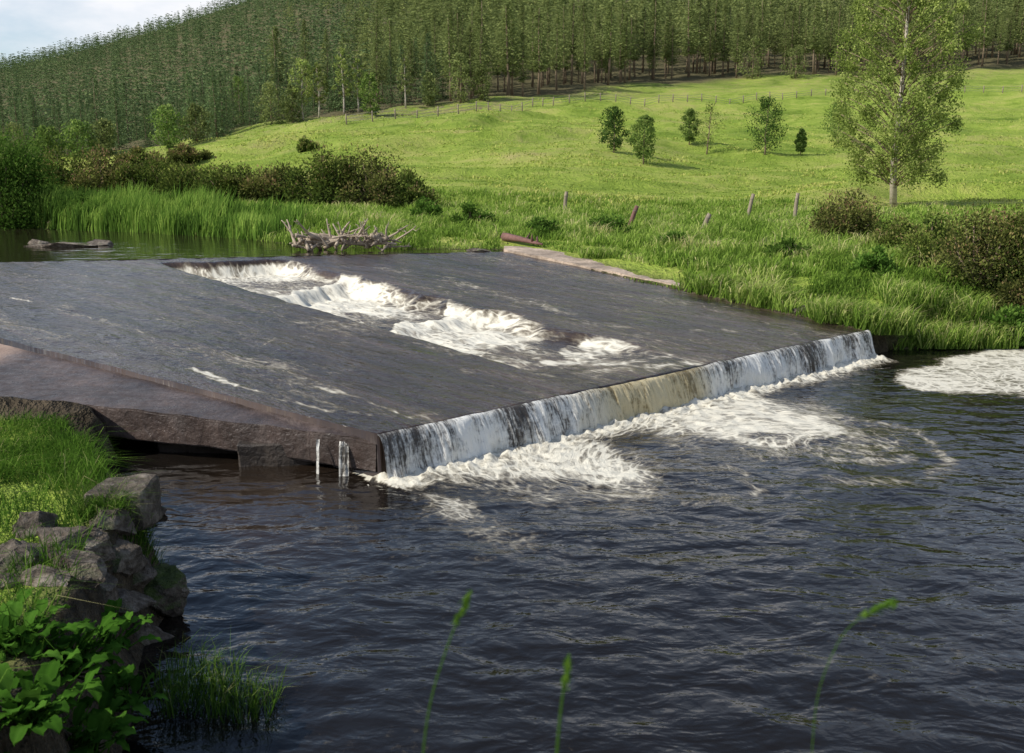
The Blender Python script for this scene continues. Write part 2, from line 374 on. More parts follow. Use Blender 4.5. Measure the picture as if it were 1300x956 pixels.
heath=np.clip(sm(yf-de,-55,-8)*(.4+.9*np.exp(-((pxv-540)/120)**2))+.38*sm(fbm(xf/14,yf/9,3,77),.12,.4),0,1)*(yf>40)
mud=np.clip(1-sdv/.9,0,1)*(sdv>-2); mud=np.where(yf<11,np.clip(1.8-sdv/.35,0,1),mud)
grid_obj('ground',X2,Y2,Z2,M_ground,dict(forest=forest,heath=heath,mud=mud)).__setitem__('kind','structure')

# ---------------------------------------------------------------- weir apron
nu,ns=380,300
A_=np.linspace(0,1,nu); Smax=max(c0s,fs_*2.2)+3
Sg=np.concatenate([[-.04],np.linspace(0,Smax,ns)])
A2,S2=np.meshgrid(A_,Sg,indexing='ij'); Sx=np.maximum(S2,0)
lo=uL(Sx); hi=uR(Sx)+.25
Ug=lo+(hi-lo)*A2; Z=az0(Ug,Sx)
wb=fbm(Sx*.7,0*Sx+3,3,33)*.12
ScU=Sc(Ug)
top_=ScU*.955+.25*fbm(Ug*.9,0*Ug,2,38)
rgt=cuR(Sx)-Ug+.45*fbm(Sx*.8,0*Sx+9,3,34)
wl=sm(Ug-cuL(Sx)+wb,-.02,.10)*sm(rgt,-.08,.42)*(1-sm(Sx,top_-.5,top_))
wlf=sm(Ug-cuL(Sx)+wb,-.02,.10)*sm(rgt,-.35,.25)*(1-sm(Sx,top_-.3,top_+.05))
across=np.clip((Ug-cuL(Sx))/(cuR(Sx)-cuL(Sx)),0,1)
sp=fbm(Ug*1.0,Sx*.3,3,3)*.7-(across-.5)*1.3
lz=np.full(Sx.shape,lev[0])
for i,(b,l0,l1) in enumerate(zip(brk,lev[:-1],lev[1:])):
    wd=(.6,.25,.3)[i]; lz=lz+(l1-l0)*sm(Sx+sp,b-wd,b+wd)
ends=sm(Sx,.2,1.6)
foam=np.zeros_like(Z); fch=np.zeros_like(Z)
for i,b in enumerate(brk):
    dd=b+.3-(Sx+sp); fch=np.maximum(fch,np.where(dd>-.15,np.exp(-(np.clip(dd,0,9)/(1.6,3.4,3.6)[i])**2),0)*(.66,1.0,1.05)[i])
dd=top_-.1-Sx; fch=np.maximum(fch,np.where(dd>-.3,np.exp(-(np.clip(dd,0,9)/3.4)**2),0)*.82)
fch=np.clip(np.maximum(fch,.46*sm(Sx,1.5,3.5))+.06+fbm(Ug*1.3,Sx*.5,3,8)*.42,0,1.0)*sm(top_+.05-Sx,0,.3)
fch=fch*(.3+.7*sm(Sx,.2,2.0))
lz=lz+wl*fch*(fbm(Ug*3,Sx*1.6,3,12)*.08+fbm(Ug*10,Sx*7,2,13)*.02)
Z=Z+(lz-Z)*wl*ends
Z=Z+ (1-wl)*(fbm(Ug*2.2,Sx*.8,3,15)*.016+fbm(Ug*6,Sx*2.2,3,16)*.010)
foam=np.maximum(foam,wlf*fch)
def seg(px1,py1,px2,py2,w,a):
    global foam
    a1=aus(px1,py1); a2=aus(px2,py2); ex,ey=a2[0]-a1[0],a2[1]-a1[1]
    t=np.clip(((Ug-a1[0])*ex+(Sx-a1[1])*ey)/(ex*ex+ey*ey),0,1)
    d=np.hypot(Ug-a1[0]-ex*t,Sx-a1[1]-ey*t)+fbm(Ug*3,Sx*3,2,6)*w*.9
    foam=np.maximum(foam,a*np.exp(-(d/w)**2))
for s_ in [(245,468,300,490,.09,.85),(300,490,335,498,.05,.65),(400,490,450,503,.07,.75),(450,503,520,530,.05,.6),(345,505,425,523,.07,.6),(430,520,470,528,.06,.55),
           (790,458,700,452,.45,.78),(860,462,760,470,.35,.66),(560,352,720,398,.35,.48),(480,340,560,352,.25,.48),(15,378,40,383,.06,.7),(90,348,110,350,.06,.7),(330,440,350,430,.05,.6),(200,405,215,408,.05,.6),(150,395,160,397,.05,.6),
           (600,470,680,480,.2,.42),(100,400,220,430,.2,.42),(880,420,1000,420,.3,.44),(880,455,790,445,.4,.55)]: seg(*s_)
foam=np.maximum(foam,.30+fbm(Ug*.8,Sx*.3,4,21)*.32)*(S2>=0)
Z[:,0]=-.5
Xa,Ya=xy(Ug,S2)
Xa=np.vstack([Xa[:1],Xa]); Ya=np.vstack([Ya[:1],Ya]); Z=np.vstack([np.full((1,Z.shape[1]),-.5),Z]); foam=np.vstack([np.zeros((1,Z.shape[1])),foam]); Ug2=np.vstack([Ug[:1],Ug]); S22=np.vstack([S2[:1],S2])
keep=(S22<Sc(Ug2)+.25).ravel()
wt=grid_obj('weir_apron',Xa,Ya,Z,M_apron,dict(foam=foam.ravel(),flow=np.stack([Ug2,S22,0*S22],-1).reshape(-1,3)),True,keep)
tag(wt,'dark sloping stone weir apron with water sheeting over it and a stepped white cascade','weir',None,'structure')

# curtain of water at the lip
nw,nh=900,24
u1=np.linspace(-.02,LL+.1,nw); k1=np.linspace(0,1,nh)
UU,KK=np.meshgrid(u1,k1,indexing='ij')
out=.015+.19*KK**.55*(1+.4*pn(UU*1.6,KK*.6,4))+.07*pn(UU*5,KK*1.2,5)*KK+.035*pn(UU*18,KK*2,7)*KK
chn=fbm(UU*1.5,0*UU,3,55)*.5
chm=sm(UU+chn,cl0[0]-.7,cl0[0]+.5)*sm(cr0[0]+.3-UU+chn,0,1.1)
zt=.458+.012*pn(UU*3,0*UU,9)-.02*chm
Zf=zt*(1-KK**1.25)-.03*KK
Xf,Yf=xy(UU,-out)
grid_obj('waterfall',Xf,Yf,Zf,M_fall,dict(flow=np.stack([UU,KK,0*UU],-1).reshape(-1,3)),True,None,chm.ravel()).__setitem__('kind','structure')
for (px,py,w_,zt_) in ((438,556,.10,.36),(405,554,.03,.36)):
    a=P(px,py,zt_); q=np.linspace(0,1,14); w1=np.linspace(-w_/2,w_/2,14); WW,QQ=np.meshgrid(w1,q,indexing='ij')
    grid_obj('waterfall',a[0]+WW,a[1]-.05-.10*QQ**.6+.02*pn(WW*20,QQ*3,3),zt_*(1-QQ)-.02,M_fall,dict(flow=np.stack([WW+px*.1,QQ*.6,0*WW],-1).reshape(-1,3)),True,None,np.zeros(196)).__setitem__('kind','structure')

# ---------------------------------------------------------------- lower pool
gx=np.concatenate([np.linspace(-14,-4,30)[:-1],np.linspace(-4,11,400)[:-1],np.linspace(11,45,60)]); gy=np.concatenate([np.linspace(.5,5,60)[:-1],np.linspace(5,20,400)])
GX,GY=np.meshgrid(gx,gy,indexing='ij'); x=GX.ravel(); y=GY.ravel()
def poly(pts,z=0.): return np.array([P(a,b,z) for a,b in pts])
fm=np.zeros(x.shape)
wx=x+fbm(x*.8,y*.8,4,51)*.6; wy=y+fbm(x*.8,y*.8,4,61)*.6
def blob(pts,a,soft):
    global fm
    fm=np.maximum(fm,a*sm(-sdf(wx,wy,poly(pts)),-soft,soft))
blob([(505,598),(560,575),(660,550),(700,545),(760,560),(830,590),(880,610),(850,626),(780,634),(700,626),(640,616),(560,612)],.90,.6)
blob([(770,530),(870,497),(960,470),(1095,434),(1112,446),(1060,458),(1000,472),(955,492),(1000,512),(1070,530),(1100,552),(1030,568),(950,570),(880,560),(820,548)],.90,.55)
blob([(520,600),(640,575),(820,560),(915,615),(880,640),(760,655),(640,645),(560,625)],.54,.45)
blob([(820,540),(900,500),(1040,500),(1120,540),(1170,565),(1150,585),(1080,588),(960,585),(860,575)],.54,.45)
blob([(535,625),(600,632),(618,655),(560,660)],.66,.2)
blob([(540,655),(640,650),(680,700),(620,712)],.48,.3)
uu,ss=us(x,y)
ins=(uu>-.1)&(uu<LL+.1)
fm=np.maximum(fm,np.where(ins,np.exp(-(np.clip(-ss-.25,0,9)/(.42+.25*fbm(uu*.8,0*uu,2,57)))**2)*.95,0))
sx_,sy_=us(x,y); SW=np.stack([sx_*1.0,sy_*.9,0*x],-1)
for (px,py,R,amt) in [(1115,570,1.5,1.3),(840,612,1.1,-1.2),(960,530,1.4,.6)]:
    c=P(px,py); cu,cs_=us(*c); dx_=SW[:,0]-cu; dy_=SW[:,1]-cs_*.9; rr_=np.hypot(dx_,dy_); an=amt*np.exp(-(rr_/R)**2)
    SW[:,0]=cu+dx_*np.cos(an)-dy_*np.sin(an); SW[:,1]=cs_*.9+dx_*np.sin(an)+dy_*np.cos(an)
for (px,py,rad,w_,amp,a0,a1) in [(1075,566,1.0,.20,.56,-2.4,1.7),(1075,566,.55,.18,.60,-3.0,1.5),(835,605,.7,.18,.58,-1.9,1.4)]:
    c=P(px,py); dx_=wx-c[0]; dy_=(wy-c[1])/1.25; an=np.arctan2(dy_,dx_); rr_=np.hypot(dx_,dy_)
    fm=np.maximum(fm,amp*np.exp(-((rr_-rad)/w_)**2)*sm(an,a0,a0+.5)*(1-sm(an,a1-.5,a1)))
fm=fm*(1-.32*sm(fbm(SW[:,0]*.8+5,SW[:,1]*1.0,3,71),.10,.4)*sm(-ss,.6,1.4))
scm=sm(-sdf(wx,wy,poly([(1105,480),(1140,464),(1190,450),(1260,442),(1500,434),(1500,512),(1330,506),(1240,504),(1150,496)])),-.2,.35)
fm=np.maximum(fm,scm*(.84+.2*fbm(x*.6,y*1.2,3,93)))
fm=np.maximum(fm,.19+.18*fbm(x*.4,y*.4,3,91))
zz=fbm(x*1.1+y*.3,y*1.9,3,81)*.024+fbm(x*4,y*6,2,85)*.007
zz=zz*(1-scm*.9)+np.clip(fm-.3,0,1)*fbm(x*5,y*5,3,87)*.045*(1-scm)+np.where(ins&(ss<0),np.exp(-(np.clip(-ss-.2,0,9)/.3)**2)*(.02+.12*np.abs(fbm(x*6,y*6,2,88))),0)
shal=np.clip(.35*np.exp(-((x+2.5)**2/.8+(y-8.4)**2/3.0)),0,1)+.04
lp=grid_obj('lower_pool',GX,GY,zz.reshape(GX.shape),M_low,dict(foam=fm,sw=SW),True,None,np.clip(shal,0,1)); tag(lp,'dark peaty river pool below the weir with swirls of white foam','river',None,'structure')
# ---------------------------------------------------------------- upper pool
dirc=(C1-C0)/np.linalg.norm(C1-C0)
E1=C1+dirc*2.5; E0=C0-dirc*70
ga=np.linspace(0,1,260); gb=np.linspace(0,1,120)
GA,GB=np.meshgrid(ga,gb,indexing='ij')
bx=E0[0]+(E1[0]-E0[0])*GA; by=E0[1]+(E1[1]-E0[1])*GA
tx=-75+76*GA; ty=62-34*GA
XX=bx+(tx-bx)*GB; YY=by+(ty-by)*GB
ZZ=1.135+fbm(XX*1.2,YY*2,3,14)*.012
fo=.1+.25*np.exp(-((GB*30)/2.)**2)+.15*fbm(XX*.4,YY*1.2,3,19)
up=grid_obj('upper_pool',XX,YY,ZZ,M_up,dict(foam=fo.ravel()),True,None,.12); tag(up,'smooth upper river held behind the weir crest','river',None,'structure')

# ---------------------------------------------------------------- wing slab and wall
def extrude_poly(name,pts,thick,mat,bev=.02,rough=0.):
    bm=bmesh.new(); vs=[bm.verts.new(p) for p in pts]; f=bm.faces.new(vs)
    f.normal_update()
    if f.normal.z<0: f.normal_flip()
    r=bmesh.ops.extrude_face_region(bm,geom=[f])
    for v in [g for g in r['geom'] if isinstance(g,bmesh.types.BMVert)]: v.co.z-=thick
    bmesh.ops.recalc_face_normals(bm,faces=bm.faces)
    bmesh.ops.bevel(bm,geom=[e for e in bm.edges],offset=bev,segments=2,affect='EDGES')
    if rough>0:
        bmesh.ops.triangulate(bm,faces=bm.faces)
        for _ in range(5):
            es=[e for e in bm.edges if e.calc_length()>.16]
            if not es: break
            bmesh.ops.subdivide_edges(bm,edges=es,cuts=1); bmesh.ops.triangulate(bm,faces=[f for f in bm.faces if len(f.verts)>3])
        for v in bm.verts:
            n=mnoise.noise_vector(v.co*2.3)+mnoise.noise_vector(v.co*7)*.5; v.co+=n*rough
    me=bpy.data.meshes.new(name); bm.to_mesh(me); bm.free(); me.materials.append(mat)
    o=bpy.data.objects.new(name,me); C.objects.link(o); return o
def p3(px,py,z): a=P(px,py,z); return (a[0],a[1],z)
def off(px,py,dz):
    h=hit(px,py,apf,5,60); return (h[0],h[1],h[2]-dz)
slab=extrude_poly('concrete_wing_slab',[p3(478,560,.385),p3(392,547,.40),p3(250,530,.47),p3(110,514,.54),p3(-120,510,.58),p3(-330,470,.66),p3(-200,392,.70),off(0,431,.06),off(150,466,.06),off(300,503,.055),off(420,536,.05)],.34,M_slab,.02,.018)
tag(slab,'damp brown concrete wing slab sloping beside the near side of the weir','wing wall')
wv=[P(492,566,.3)+[0,.04],P(392,556,.3)+[0,.06],P(250,540,.3)+[0,.09],P(110,522,.3)+[0,.12],P(-120,520,.3)+[0,.12]]
mb=MB()
def wallstrip(mb,pts,z0,z1,nz=10,nx=40,amp=.05,seed=0):
    pts=np.array(pts); L=np.concatenate([[0],np.cumsum(np.linalg.norm(np.diff(pts,axis=0),axis=1))]); a=np.linspace(0,L[-1],nx)
    X=np.interp(a,L,pts[:,0]); Yq=np.interp(a,L,pts[:,1]); zz=np.linspace(z0,z1,nz)
    AA,ZZ=np.meshgrid(a,zz,indexing='ij'); X2=np.repeat(X[:,None],nz,1)
    row=np.floor(ZZ*3.2); col=np.floor(AA*1.3+row*.5); jt=np.abs(AA*1.3+row*.5-col-.5)>.475; jr=np.abs(ZZ*3.2-row-.5)>.46
    Y2=np.repeat(Yq[:,None],nz,1)+amp*fbm(AA*3,ZZ*5,4,seed)+.06*pn(col*3.7+.5,row*2.3+.5,4)+.06*(jt|jr)
    idx=np.arange(nx*nz).reshape(nx,nz); q=np.stack([idx[:-1,:-1],idx[1:,:-1],idx[1:,1:],idx[:-1,1:]],-1).reshape(-1,4)
    mb.add(np.stack([X2,Y2,ZZ],-1).reshape(-1,3),q)
wallstrip(mb,wv,-.6,.40,60,300,.05,3)
w=mb.build('retaining_wall',M_wall,None,False); tag(w,'dark dripping masonry wall face under the concrete wing slab','wall')

def rock(name,loc,size,seed,mat,label,rot=0.,ang=.25,group=None):
    bm=bmesh.new(); bmesh.ops.create_icosphere(bm,subdivisions=5,radius=1)
    q=random.Random(seed); pl=[]
    for i in range(16):
        d=Vector((q.gauss(0,1),q.gauss(0,1),q.gauss(0,1))).normalized(); pl.append((d,q.uniform(.42,.72)))
    for v in bm.verts:
        c=v.co.copy()
        for d,h in pl:
            e=c.dot(d)-h
            if e>0: c-=d*e
        n=mnoise.fractal(c*2.2+Vector((seed*7.3,seed*3.1,0)),1.,2.,5)
        v.co=c*(1+ang*.35*n)*1.4
    R=Matrix.Rotation(rot,3,'Z')@Matrix.Rotation(q.uniform(-.3,.3),3,'X')
    for v in bm.verts: v.co=R@Vector((v.co.x*size[0],v.co.y*size[1],v.co.z*size[2]))
    me=bpy.data.meshes.new(name); bm.to_mesh(me); bm.free(); me.materials.append(mat)
    o=bpy.data.objects.new(name,me); C.objects.link(o); o.location=loc
    return tag(o,label,'rock',group)
def blk(a,size,seed,label,rot=0,tilt=0.,mat=None,tx=0.):
    bm=bmesh.new(); bmesh.ops.create_cube(bm,size=2)
    q=random.Random(seed)
    for v in bm.verts: v.co=Vector((v.co.x*size[0]*q.uniform(.78,1.1),v.co.y*size[1]*q.uniform(.8,1.15),v.co.z*size[2]*q.uniform(.8,1.12)))
    bmesh.ops.bevel(bm,geom=list(bm.edges),offset=.02,segments=1,affect='EDGES')
    bmesh.ops.subdivide_edges(bm,edges=list(bm.edges),cuts=7,use_grid_fill=True)
    for v in bm.verts:
        p=v.co*3+Vector((seed*5.,0,0)); v.co+=(mnoise.noise_vector(p)+mnoise.noise_vector(p*3)*.45)*.035
    me=bpy.data.meshes.new('stone_block'); bm.to_mesh(me); bm.free(); me.materials.append(mat or M_wall)
    o=bpy.data.objects.new('stone_block',me); C.objects.link(o); o.location=a; o.rotation_euler=(tilt,tx,rot)
    return tag(o,label,'stone block')
blk(p3(372,580,.02),(.58,.26,.26),3,'large dark wet stone block under the tip of the wing slab',.10,.03,None,.02)
blk(p3(255,572,-.02),(.52,.16,.22),4,'dark stone block set back below the left part of the wing slab',-.04,-.02,None,-.02)
blk(p3(460,586,.04),(.20,.22,.30),5,'dark stone block at the near corner of the waterfall',.2,0,None,.05)
for i,(px,py,sz,mt,lb) in enumerate([(150,545,(.34,.26,.12),M_pale,'pale squared stone topping the near bank beside the wing slab'),(165,592,(.24,.2,.17),M_pale,'squared stone under the pale slab stone on the near bank'),(164,645,(.20,.18,.16),M_rock,'third squared stone down the near bank face')]):
    a=hit(px,py,TH,2,40); blk((a[0]-.02,a[1],max(a[2],.05)+(.06 if i==0 else .02)),sz,50+i,lb,random.uniform(-.3,.3),random.uniform(-.1,.1),mt)
rk=[(186,618,(.15,.15,.20),12,'dark upright stone at the water edge of the near bank'),
(188,672,(.18,.16,.20),14,'grey stone where the near bank face meets the shadow'),
(140,662,(.17,.15,.12),15,'flat grey stone under the overhanging grass of the near bank'),
(85,690,(.22,.15,.12),16,'broad grey stone near the left edge under the grass'),
(28,712,(.21,.15,.11),17,'grey stone at the far left edge above the dock leaves'),
(105,722,(.19,.14,.12),18,'angular grey stone just above the dock leaves'),
(60,736,(.17,.12,.09),19,'thin pale slab stone behind the dock leaves'),
(156,706,(.18,.15,.17),20,'stone wedged above the mossy boulder'),
(196,745,(.24,.22,.20),21,'big mossy boulder at the edge of the dark water'),
(148,765,(.18,.15,.14),22,'shaded stone between the mossy boulder and the dock leaves'),
(118,690,(.14,.12,.10),23,'small light stone in the middle of the near bank'),
(45,676,(.16,.12,.10),24,'reddish grey stone at the left edge under hanging grass'),
(180,806,(.18,.15,.12),25,'low wet stone at the waterline beside the sedge'),
(8,742,(.14,.12,.09),26,'small stone cut by the left edge above the dock leaves'),
(130,745,(.14,.12,.11),27,'small dark stone left of the mossy boulder'),
(176,728,(.15,.12,.14),28,'narrow dark stone touching the left side of the mossy boulder'),
(146,630,(.14,.12,.13),29,'small brown stone left of the third squared stone')]
for (px,py,s,sd_,lb) in rk:
    a=hit(px,py,TH,2,40); rock('rock',(a[0]-.02,a[1],max(a[2]-.01,0)),s,sd_,M_rockm if 'moss' in lb and 'big' in lb else (M_pale if 'light' in lb or 'pale' in lb else M_rock),lb,random.uniform(-.5,.5),.42)
for (px,py,s,sd_,lb) in [(78,313,(.75,.3,.12),31,'long flat grey rock breaking the upper pool surface at left'),(128,311,(.5,.25,.14),32,'small grey rock beside the long flat rock in the upper pool'),(52,309,(.35,.2,.1),33,'leftmost small rock in the upper pool'),
    (606,319,(.3,.18,.1),34,'small stone at the weir crest right of the driftwood')]:
    a=P(px,py,1.14); rock('rock',(a[0],a[1],1.14),s,sd_,M_pale if sd_<34 else M_rock,lb,.1,.3)
for (px,py,s,sd_,lb) in [(1022,396,(.28,.15,.09),41,'flat pale stone on the grassy edge of the apron'),(1048,404,(.2,.12,.08),42,'small stone lowest on the grassy edge of the apron'),(1252,425,(.22,.2,.14),43,'stone at the water edge under the right bushes'),(1205,402,(.25,.2,.12),44,'stone half hidden below the gorse on the right bank')]:
    h=hit(px,py,TH,6,60); rock('rock',(h[0],h[1],h[2]+.03),s,sd_,M_rock,lb,.4,.3)

kp=[(640,308),(700,318),(780,333),(862,351),(864,363),(800,350),(720,333),(640,317)]
kq=[hit(a,b,lambda x,y:az0(*us(x,y))+.05,8,60) for a,b in kp]
kb=extrude_poly('kerb',[tuple(q) for q in kq],.3,M_kerb,.012,.02); tag(kb,'pinkish dry concrete strip along the far edge of the weir','kerb')

# ---------------------------------------------------------------- grass
def blades(mb,x,y,h,w,r,lean=.35,a=None,z=None):
    N=len(x); z=TH(x,y)-.03 if z is None else z
    th=r.uniform(0,2*np.pi,N); L=h*lean*r.uniform(.3,1.4,N); ph=r.uniform(0,2*np.pi,N)
    lx=np.cos(ph)*L+.12*h; ly=np.sin(ph)*L
    cx_,cy_=np.cos(th)*w*.5,np.sin(th)*w*.5
    b=np.stack([x,y,z],-1); wv=np.stack([cx_,cy_,0*x],-1)
    m=b+np.stack([lx*.35,ly*.35,h*.6],-1); t=b+np.stack([lx,ly,h*np.clip(1-L/np.maximum(h,1e-6)*.45,.4,1)],-1)
    v=np.stack([b-wv,b+wv,m-wv*.7,m+wv*.7,t],1).reshape(-1,3); i=np.arange(N)[:,None]*5
    if a is None: a=r.uniform(0,1,N)
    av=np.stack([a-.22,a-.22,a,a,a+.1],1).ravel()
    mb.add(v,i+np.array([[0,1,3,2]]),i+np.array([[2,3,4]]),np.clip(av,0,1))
def scatter(n,t0,t1,d0,d1,r,pw=1.):
    t=r.uniform(t0,t1,n); d=d0*(d1/d0)**(r.uniform(0,1,n)**pw); return t*d,d
kpoly=np.array([q[:2] for q in kq])
r=np.random.default_rng(11)
x,y=scatter(280000,-.62,.75,15.5,52,r)
sd=sdf(x,y,RIV); kd=sdf(x,y,kpoly)
pat=fbm(x*.35,y*.35,3,101); pt2=fbm(x*1.3,y*1.3,2,103); pt3=fbm(x*.9+9,y*.9,3,107)
ok=(sd>.0)&(kd>.12)&((pt2>-.35)|(sd<1))
x,y,sd,pat,pt2,pt3=[q[ok] for q in (x,y,sd,pat,pt2,pt3)]
h=(.24+.26*sm(pat,-.3,.4)+.30*pt2+.25*pt3)*r.uniform(.5,1.25,len(x)); h=np.clip(h,.10,.95)*np.where(y>36,.8,1)
pxg=CX+F*x/y; h=h*np.where((pxg>560)&(pxg<860)&(sd<2.2),.35+.3*sm(sd,0,2.2),1.)
a=np.clip(.47+.55*pat+.45*pt2-.45*pt3+r.normal(0,.17,len(x)),0,1)
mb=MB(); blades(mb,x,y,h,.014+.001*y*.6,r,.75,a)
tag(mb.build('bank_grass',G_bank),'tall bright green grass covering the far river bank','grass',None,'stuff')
x,y=scatter(110000,-.62,.7,48,175,r)
ok=(y<dedge(x,y)-2)&(fbm(x*.5,y*.5,2,5)>-.1); x,y=x[ok],y[ok]
pat=fbm(x*.12,y*.12,3,111); p2=fbm(x*.6,y*.6,2,113)
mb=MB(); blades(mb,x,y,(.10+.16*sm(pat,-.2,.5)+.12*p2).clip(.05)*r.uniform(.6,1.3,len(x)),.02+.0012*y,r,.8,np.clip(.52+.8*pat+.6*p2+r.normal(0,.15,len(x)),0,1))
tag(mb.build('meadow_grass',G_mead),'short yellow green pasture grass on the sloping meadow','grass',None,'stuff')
a0=P(40,287,1.12); a1=P(330,304,1.12)
n=15000; k=r.uniform(-.1,1.05,n); x=a0[0]+(a1[0]-a0[0])*k+r.normal(0,.4,n); y=a0[1]+(a1[1]-a0[1])*k+r.uniform(-.6,2.6,n)
sd=sdf(x,y,RIV); ok=sd>-.5; x,y,k=x[ok],y[ok],k[ok]
mb=MB(); blades(mb,x,y,(1.1+.45*pn(x*.7,y*.7,8))*r.uniform(.6,1.15,len(x))*np.where(k>.8,.7,1),.05,r,.2,np.clip(.5+.6*pn(x*.8,y*.8,9)+r.normal(0,.2,len(x)),0,1))
tag(mb.build('reeds',G_reed),'dense upright green reeds lining the upper pool at left','reeds',None,'stuff')
n=90000; x=r.uniform(-8,-1.6,n); y=r.uniform(3.6,10.2,n); sd=sdf(x,y,RIV); p2=fbm(x*1.6,y*1.6,2,121)
ok=(sd>.28+.14*p2)&(r.uniform(0,1,n)<np.where((y>7.1),.95,.35))&((p2>-.2)|(y>7.3)); x,y,p2,sd=x[ok],y[ok],p2[ok],sd[ok]
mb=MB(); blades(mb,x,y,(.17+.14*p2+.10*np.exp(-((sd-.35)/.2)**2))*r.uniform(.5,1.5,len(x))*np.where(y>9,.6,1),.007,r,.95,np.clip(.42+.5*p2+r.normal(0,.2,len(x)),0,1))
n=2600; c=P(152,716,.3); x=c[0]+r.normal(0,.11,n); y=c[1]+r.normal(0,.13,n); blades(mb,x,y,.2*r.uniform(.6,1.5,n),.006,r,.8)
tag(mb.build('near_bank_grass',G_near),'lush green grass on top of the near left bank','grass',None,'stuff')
n=9000; x=r.uniform(-6,7,n); y=r.uniform(-2,1.0,n)
mb=MB(); blades(mb,x,y,.22*r.uniform(.5,1.3,n),.006,r,.6); tag(mb.build('viewpoint_bank_grass',G_near),'short grass on the near bank below the viewpoint','grass',None,'stuff')

def tuft(px,py,n,h,spread,label,mat=G_near,name='grass_tuft',w=.008,z=None,lean=.7,group=None):
    if z is None: p=hit(px,py,TH,2,80)
    else: a=P(px,py,z); p=np.array([a[0],a[1],z])
    mb=MB(); x=np.clip(r.normal(0,spread,n),-1.5*spread,1.5*spread); y=np.clip(r.normal(0,spread,n),-1.5*spread,1.5*spread)
    blades(mb,x,y,h*r.uniform(.5,1.3,n),w,r,lean,None,np.zeros(n)-.03)
    o=mb.build(name,mat); o.location=p; return tag(o,label,'grass tuft',group)
tuft(82,444,420,.09,.12,'small green tuft growing on the wing slab edge',w=.009,z=.63)
tuft(245,880,420,.30,.15,'sedge tuft at the waterline at the bottom left',name='sedge_tuft',z=.05,lean=.6,w=.005)
tuft(310,895,240,.26,.11,'thin sedge tuft right of the dock leaves at the bottom',name='sedge_tuft',z=.02,lean=.6,w=.005)
for (px,py,n,h,sp_,lb) in [(1120,432,1000,.5,.26,'bright grass tuft hanging over the right end of the waterfall'),(1190,436,1000,.5,.3,'grass tuft at the water edge below the right bushes'),(1060,405,800,.45,.26,'grass clump at the foot of the bank beside the lip'),
    (980,385,800,.4,.26,'grass clump overhanging the apron left of the lip end'),(905,368,800,.4,.26,'grass clump just past the end of the dry kerb'),(760,325,600,.3,.3,'grass clump growing behind the middle of the kerb'),(1245,436,900,.5,.3,'rightmost grass tuft at the water edge'),(1215,405,900,.55,.32,'grass clump in front of the big gorse at right'),(1150,385,800,.5,.3,'grass clump left of the lower right gorse')]:
    tuft(px,py,n,h,sp_,lb,G_bank,w=.018)

# ---------------------------------------------------------------- bushes
def bush(px,py,wpx,hpx,mat,label,seed,cat='gorse bush',name='gorse_bush',n=5200,ls=.14,group=None,dep=.8,d=None):
    p=hit(px,py,TH,6,400); dd=p[1]; w_=wpx*dd/F; h_=hpx*dd/F; rr=np.random.default_rng(seed)
    root=empty(name,(p[0],p[1],p[2]-.05),label,cat,group)
    mb=MB(); st_=MB(); nc=int(16+wpx/8)
    ls=max(ls,dd*.0028)
    for i in range(nc):
        a=rr.uniform(0,2*np.pi); q=rr.uniform(0,1)**.5
        x=np.cos(a)*q*w_*.42; y=np.sin(a)*q*w_*.42*dep; zt=h_*(1-.5*q*q)*rr.uniform(.55,1.12); rc=min(w_,h_)*rr.uniform(.13,.28)
        zc_=max(zt-rc,rc*.6)
        m=int(n/nc); b=ball(m,rr,.35); 
        pos=b*[rc*1.15,rc*1.15,rc]+[x,y,zc_]
        sp_=rr.uniform(0,1,m)<.45; pos[sp_]+=b[sp_]*rc*.5
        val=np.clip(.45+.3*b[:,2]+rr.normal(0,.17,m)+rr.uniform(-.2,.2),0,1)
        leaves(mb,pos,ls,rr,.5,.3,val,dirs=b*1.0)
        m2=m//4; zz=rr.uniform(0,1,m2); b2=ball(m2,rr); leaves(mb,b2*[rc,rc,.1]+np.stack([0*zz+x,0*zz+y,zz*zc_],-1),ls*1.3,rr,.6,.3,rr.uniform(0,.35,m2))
        tube(st_,[(0,0,-.08),(x*.6,y*.6,zc_*.5),(x,y,zc_)],[.04,.03,.012],5)
    mb.build('foliage',mat,root); st_.build('stem',M_bark,root); return root
B=[(75,250,90,60,'leftmost gorse bush rising behind the reeds'),(130,250,90,58,'second gorse bush from the left behind the reeds'),(188,250,90,52,'third gorse bush from the left behind the reeds'),
(240,253,90,54,'gorse bush behind the middle of the reeds'),(295,256,95,52,'gorse bush behind the right end of the reeds'),(350,256,90,52,'brownish gorse bush left of the large mound'),
(415,259,110,68,'left half of the large round gorse mound above the driftwood'),(475,261,120,72,'large round gorse mound above the driftwood'),(520,263,70,44,'low gorse bush at the right end of the large mound'),
(180,215,70,28,'far brown gorse bush on the meadow at left'),(240,205,60,22,'farther brown gorse bush on the left meadow'),(390,192,26,17,'single small round bush alone on the left meadow')]
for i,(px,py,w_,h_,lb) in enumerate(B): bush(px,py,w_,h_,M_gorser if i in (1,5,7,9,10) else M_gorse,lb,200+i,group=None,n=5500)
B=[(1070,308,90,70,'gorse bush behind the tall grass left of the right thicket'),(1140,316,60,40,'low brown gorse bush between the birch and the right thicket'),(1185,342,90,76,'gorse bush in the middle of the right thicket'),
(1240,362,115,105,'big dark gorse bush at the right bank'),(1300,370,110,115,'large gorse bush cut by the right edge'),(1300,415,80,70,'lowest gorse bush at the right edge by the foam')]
for i,(px,py,w_,h_,lb) in enumerate(B): bush(px,py,w_,h_,M_gorser if i in (0,3,5) else M_gorse,lb,230+i,n=8500,ls=.065)
